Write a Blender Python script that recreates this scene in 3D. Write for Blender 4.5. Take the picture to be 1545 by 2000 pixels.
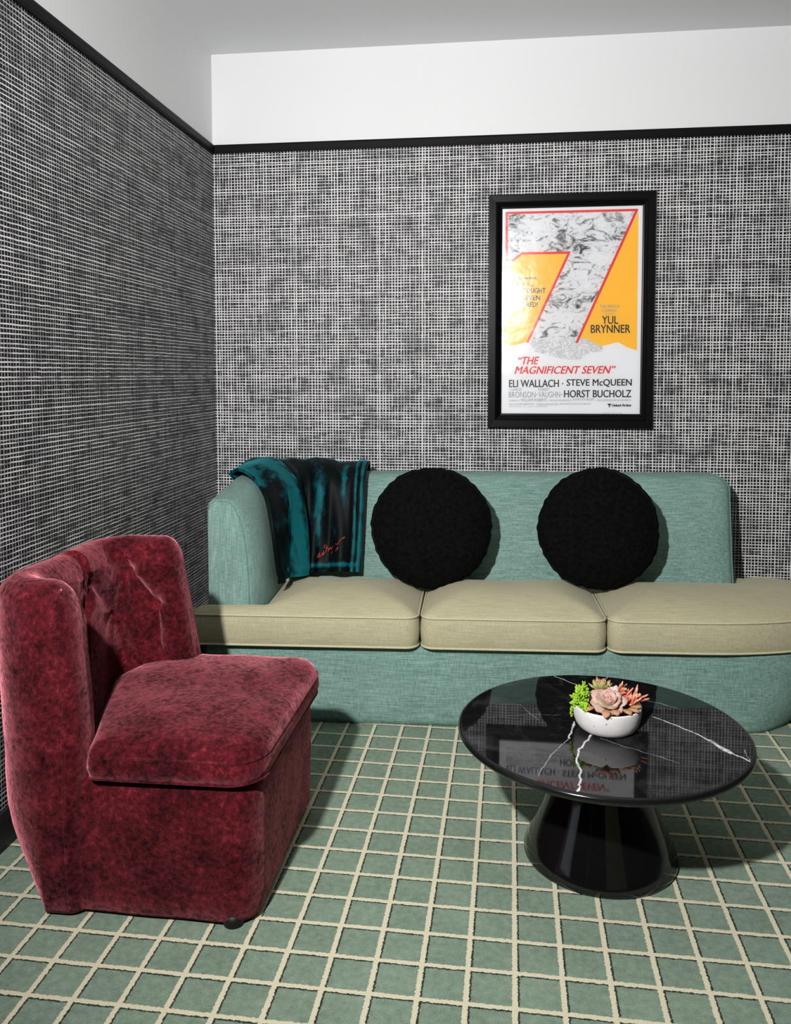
import bpy, bmesh, math, random
import numpy as np
from mathutils import Vector, Matrix, noise, geometry

# ------------------------------------------------------------------ reset
for o in list(bpy.data.objects):
    bpy.data.objects.remove(o)
SC = bpy.context.scene
COL = SC.collection
PI = math.pi
random.seed(4)

# ------------------------------------------------------------------ camera
F_PX, CY_PX = 1606.31, 820.02
cam_d = bpy.data.cameras.new('camera')
cam_d.sensor_fit = 'HORIZONTAL'
cam_d.sensor_width = 36.0
cam_d.lens = 36.0 * F_PX / 1545.0
cam_d.shift_x = 0.0
cam_d.shift_y = (CY_PX - 1000.0) / 1545.0
cam_d.clip_start = 0.02
cam = bpy.data.objects.new('camera', cam_d)
COL.objects.link(cam)
yaw, pitch, roll = -0.1235, -0.0561, 0.0012
fwd = Vector((math.sin(yaw) * math.cos(pitch), math.cos(yaw) * math.cos(pitch), math.sin(pitch)))
rgt = fwd.cross(Vector((0, 0, 1))).normalized()
dwn = fwd.cross(rgt)
r2 = rgt * math.cos(roll) + dwn * math.sin(roll)
d2 = -rgt * math.sin(roll) + dwn * math.cos(roll)
cam.matrix_world = Matrix(((r2.x, -d2.x, -fwd.x, 1.3134), (r2.y, -d2.y, -fwd.y, -3.7292),
                           (r2.z, -d2.z, -fwd.z, 1.2749), (0, 0, 0, 1)))
SC.camera = cam

# ------------------------------------------------------------------ view, world, lights
SC.view_settings.view_transform = 'Standard'
SC.view_settings.look = 'None'
SC.view_settings.gamma = 1.0
SC.view_settings.exposure = 0.0
SC.view_settings.use_curve_mapping = False

world = bpy.data.worlds.new('daylight')
SC.world = world
world.use_nodes = True
wn = world.node_tree.nodes
wn['Background'].inputs['Color'].default_value = (0.80, 0.90, 1.0, 1)
wn['Background'].inputs['Strength'].default_value = 0.7

def spot(name, loc, aim, power, angle, blend, size, color):
    l = bpy.data.lights.new(name, 'SPOT')
    l.energy = power
    l.spot_size = math.radians(angle)
    l.spot_blend = blend
    l.shadow_soft_size = size
    l.color = color
    o = bpy.data.objects.new(name, l)
    o.location = loc
    o.rotation_euler = (Vector(aim) - Vector(loc)).to_track_quat('-Z', 'Y').to_euler()
    COL.objects.link(o)
    return o

# the flash head on its stand left of and above the camera
spot('flash_light', (0.68, -3.58, 2.0), (1.55, 0.0, 1.15), 450, 125, 1.0, 0.045, (1.0, 0.992, 0.985))

# ------------------------------------------------------------------ node helpers
class NB:
    def __init__(self, name):
        self.m = bpy.data.materials.new(name)
        self.m.use_nodes = True
        self.t = self.m.node_tree
        self.b = self.t.nodes['Principled BSDF']
        self.out = self.t.nodes['Material Output']
        self._tc = None
    def node(self, typ, **kw):
        n = self.t.nodes.new(typ)
        for k, v in kw.items():
            setattr(n, k, v)
        return n
    def put(self, sock, v):
        if isinstance(v, bpy.types.NodeSocket):
            self.t.links.new(v, sock)
        elif isinstance(v, (tuple, list)) and sock.type == 'RGBA' and len(v) == 3:
            sock.default_value = (*v, 1)
        else:
            sock.default_value = v
    def coords(self):
        if not self._tc:
            self._tc = self.node('ShaderNodeTexCoord').outputs['Object']
        return self._tc
    def math(self, op, a, b=None, c=None, clamp=False):
        n = self.node('ShaderNodeMath', operation=op, use_clamp=clamp)
        self.put(n.inputs[0], a)
        if b is not None: self.put(n.inputs[1], b)
        if c is not None: self.put(n.inputs[2], c)
        return n.outputs[0]
    def vmath(self, op, a, b=None, out=0):
        n = self.node('ShaderNodeVectorMath', operation=op)
        self.put(n.inputs[0], a)
        if b is not None: self.put(n.inputs[1], b)
        return n.outputs[out]
    def sep(self, v):
        n = self.node('ShaderNodeSeparateXYZ'); self.put(n.inputs[0], v)
        return n.outputs
    def comb(self, x=0.0, y=0.0, z=0.0):
        n = self.node('ShaderNodeCombineXYZ')
        for i, q in enumerate((x, y, z)): self.put(n.inputs[i], q)
        return n.outputs[0]
    def noise(self, vec, scale, detail=2.0, rough=0.5, dist=0.0, col=False):
        n = self.node('ShaderNodeTexNoise')
        self.put(n.inputs['Vector'], vec)
        n.inputs['Scale'].default_value = scale
        n.inputs['Detail'].default_value = detail
        n.inputs['Roughness'].default_value = rough
        n.inputs['Distortion'].default_value = dist
        return n.outputs['Color'] if col else n.outputs[0]
    def white(self, w, vec=None):
        n = self.node('ShaderNodeTexWhiteNoise', noise_dimensions='1D')
        self.put(n.inputs['W'], w)
        return n.outputs['Value']
    def scalev(self, v, s):
        n = self.node('ShaderNodeVectorMath', operation='MULTIPLY')
        self.put(n.inputs[0], v); n.inputs[1].default_value = s
        return n.outputs[0]
    def remap(self, v, a, b, c=0.0, d=1.0, smooth=False):
        n = self.node('ShaderNodeMapRange')
        n.interpolation_type = 'SMOOTHSTEP' if smooth else 'LINEAR'
        n.clamp = True
        self.put(n.inputs[0], v)
        for i, q in enumerate((a, b, c, d)): self.put(n.inputs[i + 1], q)
        return n.outputs[0]
    def ramp(self, v, stops, interp='LINEAR'):
        n = self.node('ShaderNodeValToRGB')
        n.color_ramp.interpolation = interp
        e = n.color_ramp.elements
        while len(e) < len(stops): e.new(0.5)
        for q, (p, c) in zip(e, stops):
            q.position = p; q.color = (*c, 1)
        self.put(n.inputs[0], v)
        return n.outputs[0]
    def mix(self, f, a, b, blend='MIX'):
        n = self.node('ShaderNodeMix', data_type='RGBA', blend_type=blend)
        self.put(n.inputs[0], f); self.put(n.inputs[6], a); self.put(n.inputs[7], b)
        return n.outputs[2]
    def bump(self, h, strength=0.3, dist=0.01):
        n = self.node('ShaderNodeBump')
        n.inputs['Strength'].default_value = strength
        n.inputs['Distance'].default_value = dist
        self.put(n.inputs['Height'], h)
        self.put(self.b.inputs['Normal'], n.outputs[0])
    def set(self, **kw):
        names = {'color': 'Base Color', 'rough': 'Roughness', 'metal': 'Metallic', 'spec': 'Specular IOR Level',
                 'sheen': 'Sheen Weight', 'sheen_rough': 'Sheen Roughness', 'sheen_tint': 'Sheen Tint',
                 'coat': 'Coat Weight', 'coat_rough': 'Coat Roughness', 'sss': 'Subsurface Weight', 'ior': 'IOR'}
        for k, v in kw.items():
            self.put(self.b.inputs[names[k]], v)
        return self

M = {}
def plain(key, color, rough=0.5, spec=0.5, var=0.06, nscale=6.0, **kw):
    n = NB(key)
    f = n.noise(n.coords(), nscale, 3)
    c0 = tuple(max(0, c * (1 - var)) for c in color); c1 = tuple(min(1, c * (1 + var)) for c in color)
    n.set(color=n.ramp(f, [(0.3, c0), (0.7, c1)]), rough=rough, spec=spec, **kw)
    M[key] = n.m
    return n

plain('white_paint', (0.80, 0.805, 0.81), 0.55, 0.3, 0.01, 2.0)
plain('ceiling_paint', (0.80, 0.81, 0.82), 0.7, 0.2, 0.01, 2.0)
plain('rear_paint', (0.06, 0.06, 0.06), 0.7, 0.2, 0.02, 2.0)
plain('black_trim', (0.0045, 0.0045, 0.0045), 0.5, 0.12, 0.1)
plain('dark_baseboard', (0.020, 0.021, 0.022), 0.5, 0.3, 0.1)
plain('frame_black', (0.003, 0.003, 0.0033), 0.30, 0.16, 0.1)
plain('black_lacquer', (0.004, 0.004, 0.0045), 0.09, 0.65, 0.1)
plain('black_rim', (0.006, 0.006, 0.0065), 0.16, 0.5, 0.1)
plain('black_foot', (0.006, 0.006, 0.006), 0.5, 0.3, 0.1)
plain('soil', (0.03, 0.018, 0.012), 0.9, 0.1, 0.6, 120.0)
plain('poster_paper', (0.80, 0.81, 0.83), 0.5, 0.3, 0.01)
plain('ink_black', (0.014, 0.014, 0.016), 0.5, 0.3, 0.05)
plain('ink_grey', (0.32, 0.32, 0.33), 0.5, 0.3, 0.05)
plain('ink_red', (0.72, 0.035, 0.035), 0.5, 0.3, 0.03)
plain('ink_yellow', (0.93, 0.52, 0.035), 0.5, 0.3, 0.02)
plain('thread_red', (0.55, 0.05, 0.03), 0.6, 0.3, 0.3, 300.0)
plain('window_white', (0.7, 0.7, 0.7), 0.5, 0.3, 0.02)

def m_wallpaper(key, ax):
    n = NB(key)
    s = n.sep(n.coords())
    a, z = s[ax], s[2]
    def lines(p, q, seed, period, thick_every, gain=1.0, base_w=0.10, heavy_w=0.06):
        wv = n.noise(n.comb(n.math('MULTIPLY', p, 30.0), n.math('MULTIPLY', q, 26.0), seed), 1.0, 1.0)
        wob = n.math('MULTIPLY', n.math('SUBTRACT', wv, 0.5), 0.0036)
        k = n.math('DIVIDE', n.math('ADD', p, wob), period)
        cell = n.math('FLOOR', k)
        fr = n.math('FRACT', k)
        r1 = n.white(n.math('ADD', cell, seed + 0.37))
        r2_ = n.white(n.math('ADD', cell, seed + 53.1))
        dist = n.math('ABSOLUTE', n.math('SUBTRACT', n.math('SUBTRACT', fr, 0.5),
                                        n.math('MULTIPLY', n.math('SUBTRACT', r2_, 0.5), 0.26)))
        # every n-th thread is a heavier one
        md = n.math('FLOORED_MODULO', cell, float(thick_every))
        heavy = n.math('LESS_THAN', md, 0.5)
        w = n.math('ADD', n.math('MULTIPLY', r1, 0.06), n.math('MULTIPLY_ADD', heavy, heavy_w, base_w))
        ln = n.math('SUBTRACT', 1.0, n.remap(dist, n.math('SUBTRACT', w, 0.05), n.math('ADD', w, 0.05), 0.0, 1.0, True))
        along = n.noise(n.comb(n.math('MULTIPLY', cell, 3.71), n.math('MULTIPLY', q, 11.0), seed + 5), 1.0, 2.0)
        br = n.remap(along, 0.32, 0.52, 0.24, 1.0)
        br = n.math('MAXIMUM', br, n.math('MULTIPLY', heavy, 0.85))
        return n.math('MULTIPLY', n.math('MULTIPLY', ln, br), gain)
    v = lines(a, z, 3.0, 0.0138, 14, 0.50 if ax else 1.0, 0.085 if ax else 0.105, 0.035 if ax else 0.05)
    h = lines(z, a, 41.0, 0.0130, 9, 1.0, 0.095 if ax else 0.11, 0.025 if ax else 0.05)
    both = n.math('MAXIMUM', v, h)
    patch = n.remap(n.noise(n.comb(n.math('MULTIPLY', a, 9.0), n.math('MULTIPLY', z, 9.0), 8.0), 1.0, 2.0), 0.36, 0.50, 0.66, 1.0)
    both = n.math('MULTIPLY', both, patch)
    n.set(color=n.mix(both, (0.0050, 0.0048, 0.0066), (0.80, 0.785, 0.79)), rough=0.6, spec=0.25)
    n.bump(both, 0.15, 0.002)
    M[key] = n.m
m_wallpaper('wallpaper_back', 0)
m_wallpaper('wallpaper_left', 1)

def m_carpet():
    n = NB('carpet')
    s = n.sep(n.coords())
    ga, gx, gy, gs = -0.0160, 0.8776, -0.9275, 0.0994
    dx = n.math('SUBTRACT', s[0], gx); dy = n.math('SUBTRACT', s[1], gy)
    k1 = n.math('DIVIDE', n.math('ADD', n.math('MULTIPLY', dx, math.cos(ga)), n.math('MULTIPLY', dy, math.sin(ga))), gs)
    k2 = n.math('DIVIDE', n.math('SUBTRACT', n.math('MULTIPLY', dy, math.cos(ga)), n.math('MULTIPLY', dx, math.sin(ga))), gs)
    fine = n.noise(n.coords(), 420.0, 2.0)
    fcol = n.noise(n.coords(), 165.0, 2.0, col=True)
    fs = n.sep(fcol)
    def axis(k, f, side):
        kk = n.math('ADD', k, n.math('MULTIPLY', n.math('SUBTRACT', f, 0.5), 0.080))
        d = n.math('SUBTRACT', n.math('FRACT', n.math('ADD', kk, 0.5)), 0.5)     # signed distance to the line
        ln = n.math('SUBTRACT', 1.0, n.remap(n.math('ABSOLUTE', d), 0.050, 0.066, 0, 1, True))
        sd = n.math('MULTIPLY', d, side)
        gap = n.math('MULTIPLY', n.remap(sd, 0.046, 0.058, 0, 1, True), n.math('SUBTRACT', 1.0, n.remap(sd, 0.085, 0.108, 0, 1, True)))
        return ln, gap
    l1, g1 = axis(k1, fs[0], 1.0)
    l2, g2 = axis(k2, fs[1], -1.0)
    line = n.math('MAXIMUM', l1, l2)
    gap = n.math('MULTIPLY', n.math('MAXIMUM', g1, g2), n.math('SUBTRACT', 1.0, line))
    big = n.noise(n.coords(), 6.0, 3.0)
    md = n.noise(n.coords(), 60.0, 3.0)
    green = n.ramp(n.math('ADD', n.math('MULTIPLY', fine, 0.55), n.math('ADD', n.math('MULTIPLY', md, 0.35), n.math('MULTIPLY', big, 0.25))),
                   [(0.36, (0.100, 0.150, 0.108)), (0.74, (0.285, 0.370, 0.285))])
    cream = n.ramp(fine, [(0.3, (0.56, 0.51, 0.35)), (0.7, (0.80, 0.75, 0.56))])
    c = n.mix(n.math('MULTIPLY', gap, 0.95), green, (0.012, 0.020, 0.012))
    c = n.mix(line, c, cream)
    n.set(color=c, rough=0.95, spec=0.05, sheen=0.06, sheen_rough=0.5)
    hgt = n.math('ADD', n.math('MULTIPLY', fine, 0.6), n.math('SUBTRACT', n.math('MULTIPLY', line, 0.5), n.math('MULTIPLY', gap, 0.8)))
    n.bump(hgt, 0.55, 0.004)
    M['carpet'] = n.m
m_carpet()

def m_weave(key, along, c_dark, c_mid, c_light, sheen=0.0):
    """heathered upholstery; 'along' is the axis the slubs run along"""
    n = NB(key)
    lo, hi = 14.0, 330.0
    sc = [hi] * 3; sc[along] = lo
    st = n.noise(n.scalev(n.coords(), tuple(sc)), 1.0, 3.0, 0.6)
    sc2 = [300.0] * 3; sc2[2 if along != 2 else 0] = 45.0
    st2 = n.noise(n.scalev(n.coords(), tuple(sc2)), 1.0, 2.0, 0.5)
    big = n.noise(n.coords(), 5.0, 2.0)
    f = n.math('ADD', n.math('MULTIPLY', st, 0.55), n.math('ADD', n.math('MULTIPLY', st2, 0.35), n.math('MULTIPLY', big, 0.1)))
    n.set(color=n.ramp(f, [(0.36, c_dark), (0.5, c_mid), (0.63, c_light)]), rough=0.9, spec=0.1, sheen=sheen, sheen_rough=0.4)
    n.bump(f, 0.35, 0.0015)
    M[key] = n.m
m_weave('teal_fabric', 0, (0.105, 0.195, 0.170), (0.185, 0.308, 0.272), (0.295, 0.43, 0.385), 0.05)
m_weave('teal_upright', 2, (0.115, 0.205, 0.18), (0.19, 0.308, 0.272), (0.29, 0.42, 0.38), 0.05)
m_weave('tan_fabric', 0, (0.37, 0.345, 0.215), (0.44, 0.41, 0.268), (0.51, 0.48, 0.325), 0.12)
plain('tan_piping', (0.53, 0.50, 0.34), 0.8, 0.1, 0.12, 200.0)
plain('teal_piping', (0.13, 0.27, 0.225), 0.8, 0.1, 0.15, 200.0)

def m_velvet():
    n = NB('red_velvet')
    a = n.noise(n.coords(), 75.0, 5.0, 0.70, 0.25)
    b = n.noise(n.coords(), 11.0, 4.0, 0.62, 0.2)
    f = n.math('ADD', n.math('MULTIPLY', a, 0.62), n.math('MULTIPLY', b, 0.38))
    n.set(color=n.ramp(f, [(0.36, (0.008, 0.0010, 0.0018)), (0.45, (0.034, 0.0022, 0.0042)), (0.55, (0.080, 0.0046, 0.0088)), (0.67, (0.20, 0.018, 0.026))]),
          rough=0.8, spec=0.08, sheen=n.remap(f, 0.36, 0.54, 0.15, 0.95), sheen_rough=0.42, sheen_tint=(1.0, 0.32, 0.38, 1))
    n.bump(f, 0.5, 0.006)
    M['red_velvet'] = n.m
m_velvet()

def m_blanket():
    n = NB('teal_plush')
    sheen_paint = n.node('ShaderNodeAttribute'); sheen_paint.attribute_name = 'sheen_paint'            # fold and hem highlights painted into the colour
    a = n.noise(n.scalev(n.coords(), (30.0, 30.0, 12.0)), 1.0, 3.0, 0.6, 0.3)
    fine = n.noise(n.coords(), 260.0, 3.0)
    f = n.math('ADD', n.math('MULTIPLY', sheen_paint.outputs['Fac'], 0.30), n.math('ADD', n.math('MULTIPLY', a, 0.55), n.math('ADD', n.math('MULTIPLY', fine, 0.16), 0.05)))
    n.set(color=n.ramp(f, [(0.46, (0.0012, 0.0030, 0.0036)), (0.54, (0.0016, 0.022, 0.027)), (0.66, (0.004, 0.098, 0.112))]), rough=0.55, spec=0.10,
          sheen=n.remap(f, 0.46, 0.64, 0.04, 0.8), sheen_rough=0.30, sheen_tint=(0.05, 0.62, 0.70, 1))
    n.bump(f, 0.4, 0.004)
    M['teal_plush'] = n.m
m_blanket()

def m_black_plush():
    n = NB('black_plush')
    f = n.noise(n.coords(), 70.0, 4.0)
    n.set(color=n.ramp(f, [(0.3, (0.002, 0.0021, 0.0021)), (0.7, (0.0055, 0.0057, 0.0057))]), rough=0.9, spec=0.03,
          sheen=0.015, sheen_rough=0.4, sheen_tint=(0.5, 0.9, 0.8, 1))
    M['black_plush'] = n.m
m_black_plush()

def m_marble():
    n = NB('black_marble')
    p = n.coords()
    wob = n.vmath('SUBTRACT', n.noise(p, 26.0, 4.0, 0.6, col=True), (0.5, 0.5, 0.5))
    pw = n.vmath('ADD', p, n.scalev(wob, (0.022, 0.022, 0.0)))
    s = n.sep(pw)
    veins = [
        ([(-.106, .363), (-.065, .318), (-.02, .265)], .0020, .8),
        ([(.064, .374), (.038, .298)], .0018, .6),
        ([(.145, .084), (.228, -.004), (.290, -.105), (.335, -.167)], .0030, 1.0),
        ([(.262, -.055), (.296, -.118)], .0065, 1.0),
        ([(-.031, -.056), (-.071, -.149), (-.083, -.192), (-.079, -.259), (-.094, -.364)], .0030, 1.0),
        ([(-.066, .022), (-.092, -.083)], .0028, .9),
        ([(-.092, -.083), (-.138, -.175), (-.181, -.293)], .0013, .45),
        ([(-.013, -.073), (.042, -.111), (.16, -.191)], .0012, .35),
        ([(.333, -.094), (.332, -.153)], .0014, .5),
        ([(-.211, .117), (-.16, .018)], .0012, .3),
        ([(.15, .192), (.221, .151)], .0030, .25),
        ([(-.30, .02), (-.20, .05), (-.10, .06)], .0010, .2),
    ]
    tot = None
    for pts, wd, br in veins:
        for (ax, ay), (bx, by) in zip(pts, pts[1:]):
            lx, ly = bx - ax, by - ay; L2 = lx * lx + ly * ly
            px = n.math('SUBTRACT', s[0], ax); py = n.math('SUBTRACT', s[1], ay)
            t = n.math('ADD', n.math('MULTIPLY', px, lx / L2), n.math('MULTIPLY', py, ly / L2), clamp=True)
            qx = n.math('SUBTRACT', px, n.math('MULTIPLY', t, lx)); qy = n.math('SUBTRACT', py, n.math('MULTIPLY', t, ly))
            d = n.math('SQRT', n.math('ADD', n.math('MULTIPLY', qx, qx), n.math('MULTIPLY', qy, qy)))
            mk = n.math('MULTIPLY', n.remap(d, wd * 0.35, wd * 1.3, 1.0, 0.0, True), br)
            tot = mk if tot is None else n.math('MAXIMUM', tot, mk)
    brk = n.remap(n.noise(p, 38.0, 3.0, 0.7), 0.36, 0.6, 0.35, 1.0)
    tot = n.math('MULTIPLY', tot, brk)
    cloud = n.remap(n.noise(p, 7.0, 6.0, 0.65, 1.2), 0.52, 0.78, 0.0, 0.16)
    hair = n.noise(n.scalev(p, (6.0, 14.0, 1.0)), 1.0, 5.0, 0.6, 2.0)
    hl = n.remap(n.math('ABSOLUTE', n.math('SUBTRACT', hair, 0.5)), 0.0, 0.005, 0.035, 0.0)
    tot = n.math('ADD', tot, n.math('MAXIMUM', n.math('MULTIPLY', cloud, 0.35), hl), clamp=True)
    n.set(color=n.mix(tot, (0.0058, 0.0058, 0.0065), (0.78, 0.78, 0.84)), rough=0.03, spec=0.48)
    M['black_marble'] = n.m
m_marble()

def m_ceramic():
    n = NB('white_ceramic')
    f = n.noise(n.coords(), 40.0, 4.0)
    sp = n.noise(n.coords(), 75.0, 1.0)
    c = n.ramp(f, [(0.3, (0.66, 0.63, 0.62)), (0.7, (0.75, 0.73, 0.72))])
    n.set(color=n.mix(n.remap(sp, 0.74, 0.79, 0.0, 0.75), c, (0.14, 0.14, 0.13)), rough=0.6, spec=0.3)
    n.bump(f, 0.15, 0.003)
    M['white_ceramic'] = n.m
m_ceramic()

def m_leaf(key, base, tip, tip2=None):
    """succulent leaf: colour runs from base to tip by the 'tip' attribute"""
    n = NB(key)
    at = n.node('ShaderNodeAttribute'); at.attribute_name = 'tip'
    f = n.math('ADD', at.outputs['Fac'], n.math('MULTIPLY', n.math('SUBTRACT', n.noise(n.coords(), 70.0, 2.0), 0.5), 0.5), clamp=True)
    stops = [(0.15, base), (0.75, tip)]
    if tip2: stops.append((0.97, tip2))
    n.set(color=n.ramp(f, stops), rough=0.5, spec=0.3)
    M[key] = n.m
m_leaf('leaf_green', (0.09, 0.24, 0.010), (0.33, 0.54, 0.035))
m_leaf('leaf_olive', (0.20, 0.24, 0.06), (0.42, 0.42, 0.16), (0.45, 0.16, 0.09))
m_leaf('leaf_pink', (0.44, 0.48, 0.22), (0.55, 0.43, 0.36), (0.50, 0.22, 0.19))
m_leaf('leaf_red', (0.40, 0.10, 0.06), (0.68, 0.20, 0.14), (0.74, 0.46, 0.26))
m_leaf('leaf_white', (0.50, 0.40, 0.36), (0.62, 0.52, 0.50))
m_leaf('leaf_brown', (0.30, 0.20, 0.08), (0.50, 0.25, 0.14))

def m_artwork():
    n = NB('ink_brushwork')
    p = n.coords()
    a = n.noise(n.scalev(p, (1.0, 1.0, 1.6)), 15.0, 7.0, 0.72, 1.6)
    b = n.noise(p, 5.0, 2.0)
    f = n.math('ADD', n.math('MULTIPLY', a, 0.75), n.math('MULTIPLY', b, 0.25))
    n.set(color=n.ramp(f, [(0.38, (0.02, 0.02, 0.022)), (0.44, (0.25, 0.25, 0.26)), (0.49, (0.70, 0.71, 0.73)), (0.7, (0.80, 0.81, 0.83))]), rough=0.5, spec=0.3)
    M['ink_brushwork'] = n.m
    n = NB('ink_sketch')
    p = n.coords()
    a = n.noise(p, 42.0, 6.0, 0.75, 1.5)
    f = n.math('ABSOLUTE', n.math('SUBTRACT', a, 0.5))
    n.set(color=n.ramp(f, [(0.0, (0.30, 0.30, 0.31)), (0.02, (0.55, 0.56, 0.57)), (0.07, (0.80, 0.81, 0.83))]), rough=0.5, spec=0.3)
    M['ink_sketch'] = n.m
m_artwork()

def m_glass(key, gloss_rough, wave, tint=(1, 1, 1)):
    n = NB(key)
    tr = n.node('ShaderNodeBsdfTransparent'); tr.inputs['Color'].default_value = (*tint, 1)
    gl = n.node('ShaderNodeBsdfGlossy'); gl.inputs['Roughness'].default_value = gloss_rough
    gl2 = n.node('ShaderNodeBsdfGlossy'); gl2.inputs['Roughness'].default_value = 0.02
    fr = n.node('ShaderNodeFresnel'); fr.inputs['IOR'].default_value = 1.5
    if wave:
        bp = n.node('ShaderNodeBump'); bp.inputs['Strength'].default_value = 1.0; bp.inputs['Distance'].default_value = wave
        n.put(bp.inputs['Height'], n.noise(n.coords(), 14.0, 2.0))
        n.put(gl.inputs['Normal'], bp.outputs[0])
    g = n.node('ShaderNodeMixShader'); g.inputs[0].default_value = 0.85 if wave else 0.0
    n.t.links.new(gl2.outputs[0], g.inputs[1]); n.t.links.new(gl.outputs[0], g.inputs[2])
    mx = n.node('ShaderNodeMixShader')
    n.put(mx.inputs[0], n.math('MULTIPLY', fr.outputs[0], 1.6, clamp=True))
    n.t.links.new(tr.outputs[0], mx.inputs[1]); n.t.links.new(g.outputs[0], mx.inputs[2])
    n.t.links.new(mx.outputs[0], n.out.inputs['Surface'])
    M[key] = n.m
m_glass('picture_glass', 0.25, 0.0022)
m_glass('window_glass', 0.02, 0.0)
m_glass('bronze_glass', 0.02, 0.0, (0.42, 0.38, 0.26))  # tint picked for the warm strip mirrored in the pedestal

# ------------------------------------------------------------------ object helpers
def empty(name, label, cat, loc=(0, 0, 0), rz=0.0, group=None):
    o = bpy.data.objects.new(name, None)
    o.empty_display_size = 0.1
    o.location = loc; o.rotation_euler = (0, 0, rz)
    COL.objects.link(o)
    tag(o, label, cat, group)
    return o
def tag(o, label, cat, group=None):
    o['label'] = label; o['category'] = cat
    if group: o['group'] = group
    return o
def mesh(name, verts, faces, mat, parent=None, smooth=True, mats=None, fmat=None):
    me = bpy.data.meshes.new(name)
    me.from_pydata([tuple(v) for v in verts], [], [tuple(f) for f in faces])
    bm = bmesh.new(); bm.from_mesh(me)
    bmesh.ops.recalc_face_normals(bm, faces=bm.faces)
    bm.to_mesh(me); bm.free()
    for m in (mats or [mat]):
        me.materials.append(M[m])
    if fmat:
        for p, i in zip(me.polygons, fmat): p.material_index = i
    if smooth:
        me.polygons.foreach_set('use_smooth', [True] * len(me.polygons))
    o = bpy.data.objects.new(name, me)
    COL.objects.link(o)
    if parent: o.parent = parent
    return o
def struct(o):
    o['kind'] = 'structure'
    return o
def box(V, F, a, b):
    x0, y0, z0 = a; x1, y1, z1 = b
    k = len(V)
    V += [(x0, y0, z0), (x1, y0, z0), (x1, y1, z0), (x0, y1, z0), (x0, y0, z1), (x1, y0, z1), (x1, y1, z1), (x0, y1, z1)]
    F += [(k, k + 3, k + 2, k + 1), (k + 4, k + 5, k + 6, k + 7), (k, k + 1, k + 5, k + 4), (k + 1, k + 2, k + 6, k + 5),
          (k + 2, k + 3, k + 7, k + 6), (k + 3, k, k + 4, k + 7)]
def boxes(name, lst, mat, parent=None, bevel=0.0):
    V, F = [], []
    for a, b in lst: box(V, F, a, b)
    o = mesh(name, V, F, mat, parent, smooth=False)
    if bevel:
        m = o.modifiers.new('bevel', 'BEVEL'); m.width = bevel; m.segments = 2
    return o
def tube(name, path, r, mat, parent=None, closed=False, seg=8):
    P = [Vector(p) for p in path]; n = len(P)
    V, F = [], []
    up = Vector((0, 0, 1)); prev = None
    for i in range(n):
        a = P[(i - 1) % n] if (closed or i > 0) else P[0]
        b = P[(i + 1) % n] if (closed or i < n - 1) else P[-1]
        t = (b - a).normalized()
        if prev is None:
            s = t.cross(up)
            if s.length < 1e-4: s = t.cross(Vector((1, 0, 0)))
        else:
            s = prev - t * prev.dot(t)
        s.normalize(); prev = s
        u = s.cross(t)
        for j in range(seg):
            an = 2 * PI * j / seg
            V.append(P[i] + s * (r * math.cos(an)) + u * (r * math.sin(an)))
    for i in range(n if closed else n - 1):
        for j in range(seg):
            i2 = (i + 1) % n
            F.append((i * seg + j, i * seg + (j + 1) % seg, i2 * seg + (j + 1) % seg, i2 * seg + j))
    if not closed:
        F.append(tuple(range(seg))); F.append(tuple((n - 1) * seg + j for j in range(seg)))
    return mesh(name, V, F, mat, parent)
def lathe(name, prof, mat, parent=None, seg=96, wob=None):
    V, F = [], []
    n = len(prof)
    for j in range(seg):
        a = 2 * PI * j / seg
        for r, z in prof:
            k = 1.0 + (wob(a, z) if wob else 0)
            V.append((r * k * math.cos(a), r * k * math.sin(a), z))
    for j in range(seg):
        j2 = (j + 1) % seg
        for i in range(n - 1):
            F.append((j * n + i, j2 * n + i, j2 * n + i + 1, j * n + i + 1))
    if prof[0][0] > 1e-5: F.append(tuple(j * n for j in range(seg)))
    if prof[-1][0] > 1e-5: F.append(tuple(j * n + n - 1 for j in range(seg)))
    o = mesh(name, V, F, mat, parent)
    bm = bmesh.new(); bm.from_mesh(o.data)
    bmesh.ops.remove_doubles(bm, verts=bm.verts, dist=1e-6); bm.to_mesh(o.data); bm.free()
    return o
def sharp(o, ang=40):
    """sharp edges where faces meet at more than ang"""
    bm = bmesh.new(); bm.from_mesh(o.data)
    for e in bm.edges:
        if len(e.link_faces) == 2 and e.calc_face_angle(0) > math.radians(ang): e.smooth = False
    bm.to_mesh(o.data); bm.free()
    return o
def round_poly(pts, step=0.02):
    """pts: (x, y, corner radius) counter-clockwise -> dense outline"""
    out = []; n = len(pts)
    for i in range(n):
        p = Vector(pts[i][:2]); r = pts[i][2]
        a = Vector(pts[i - 1][:2]); b = Vector(pts[(i + 1) % n][:2])
        da = (a - p).normalized(); db = (b - p).normalized()
        if r <= 0:
            out.append(p); continue
        ang = da.angle(db); d = min(r / math.tan(ang / 2), 0.48 * (a - p).length, 0.48 * (b - p).length)
        rr = d * math.tan(ang / 2)
        c = p + (da + db).normalized() * (rr / math.sin(ang / 2))
        s = p + da * d - c; e = p + db * d - c
        tot = s.angle(e); k = max(3, int(tot * rr / step * 1.6) + 2)
        sg = 1 if s.cross(e) > 0 else -1
        for q in range(k + 1):
            t = sg * tot * q / k
            out.append(c + Vector((s.x * math.cos(t) - s.y * math.sin(t), s.x * math.sin(t) + s.y * math.cos(t))))
    res = []
    for i in range(len(out)):
        p, q = out[i], out[(i + 1) % len(out)]
        m = max(1, int((q - p).length / step))
        for j in range(m): res.append(p.lerp(q, j / m))
    return res
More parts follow.
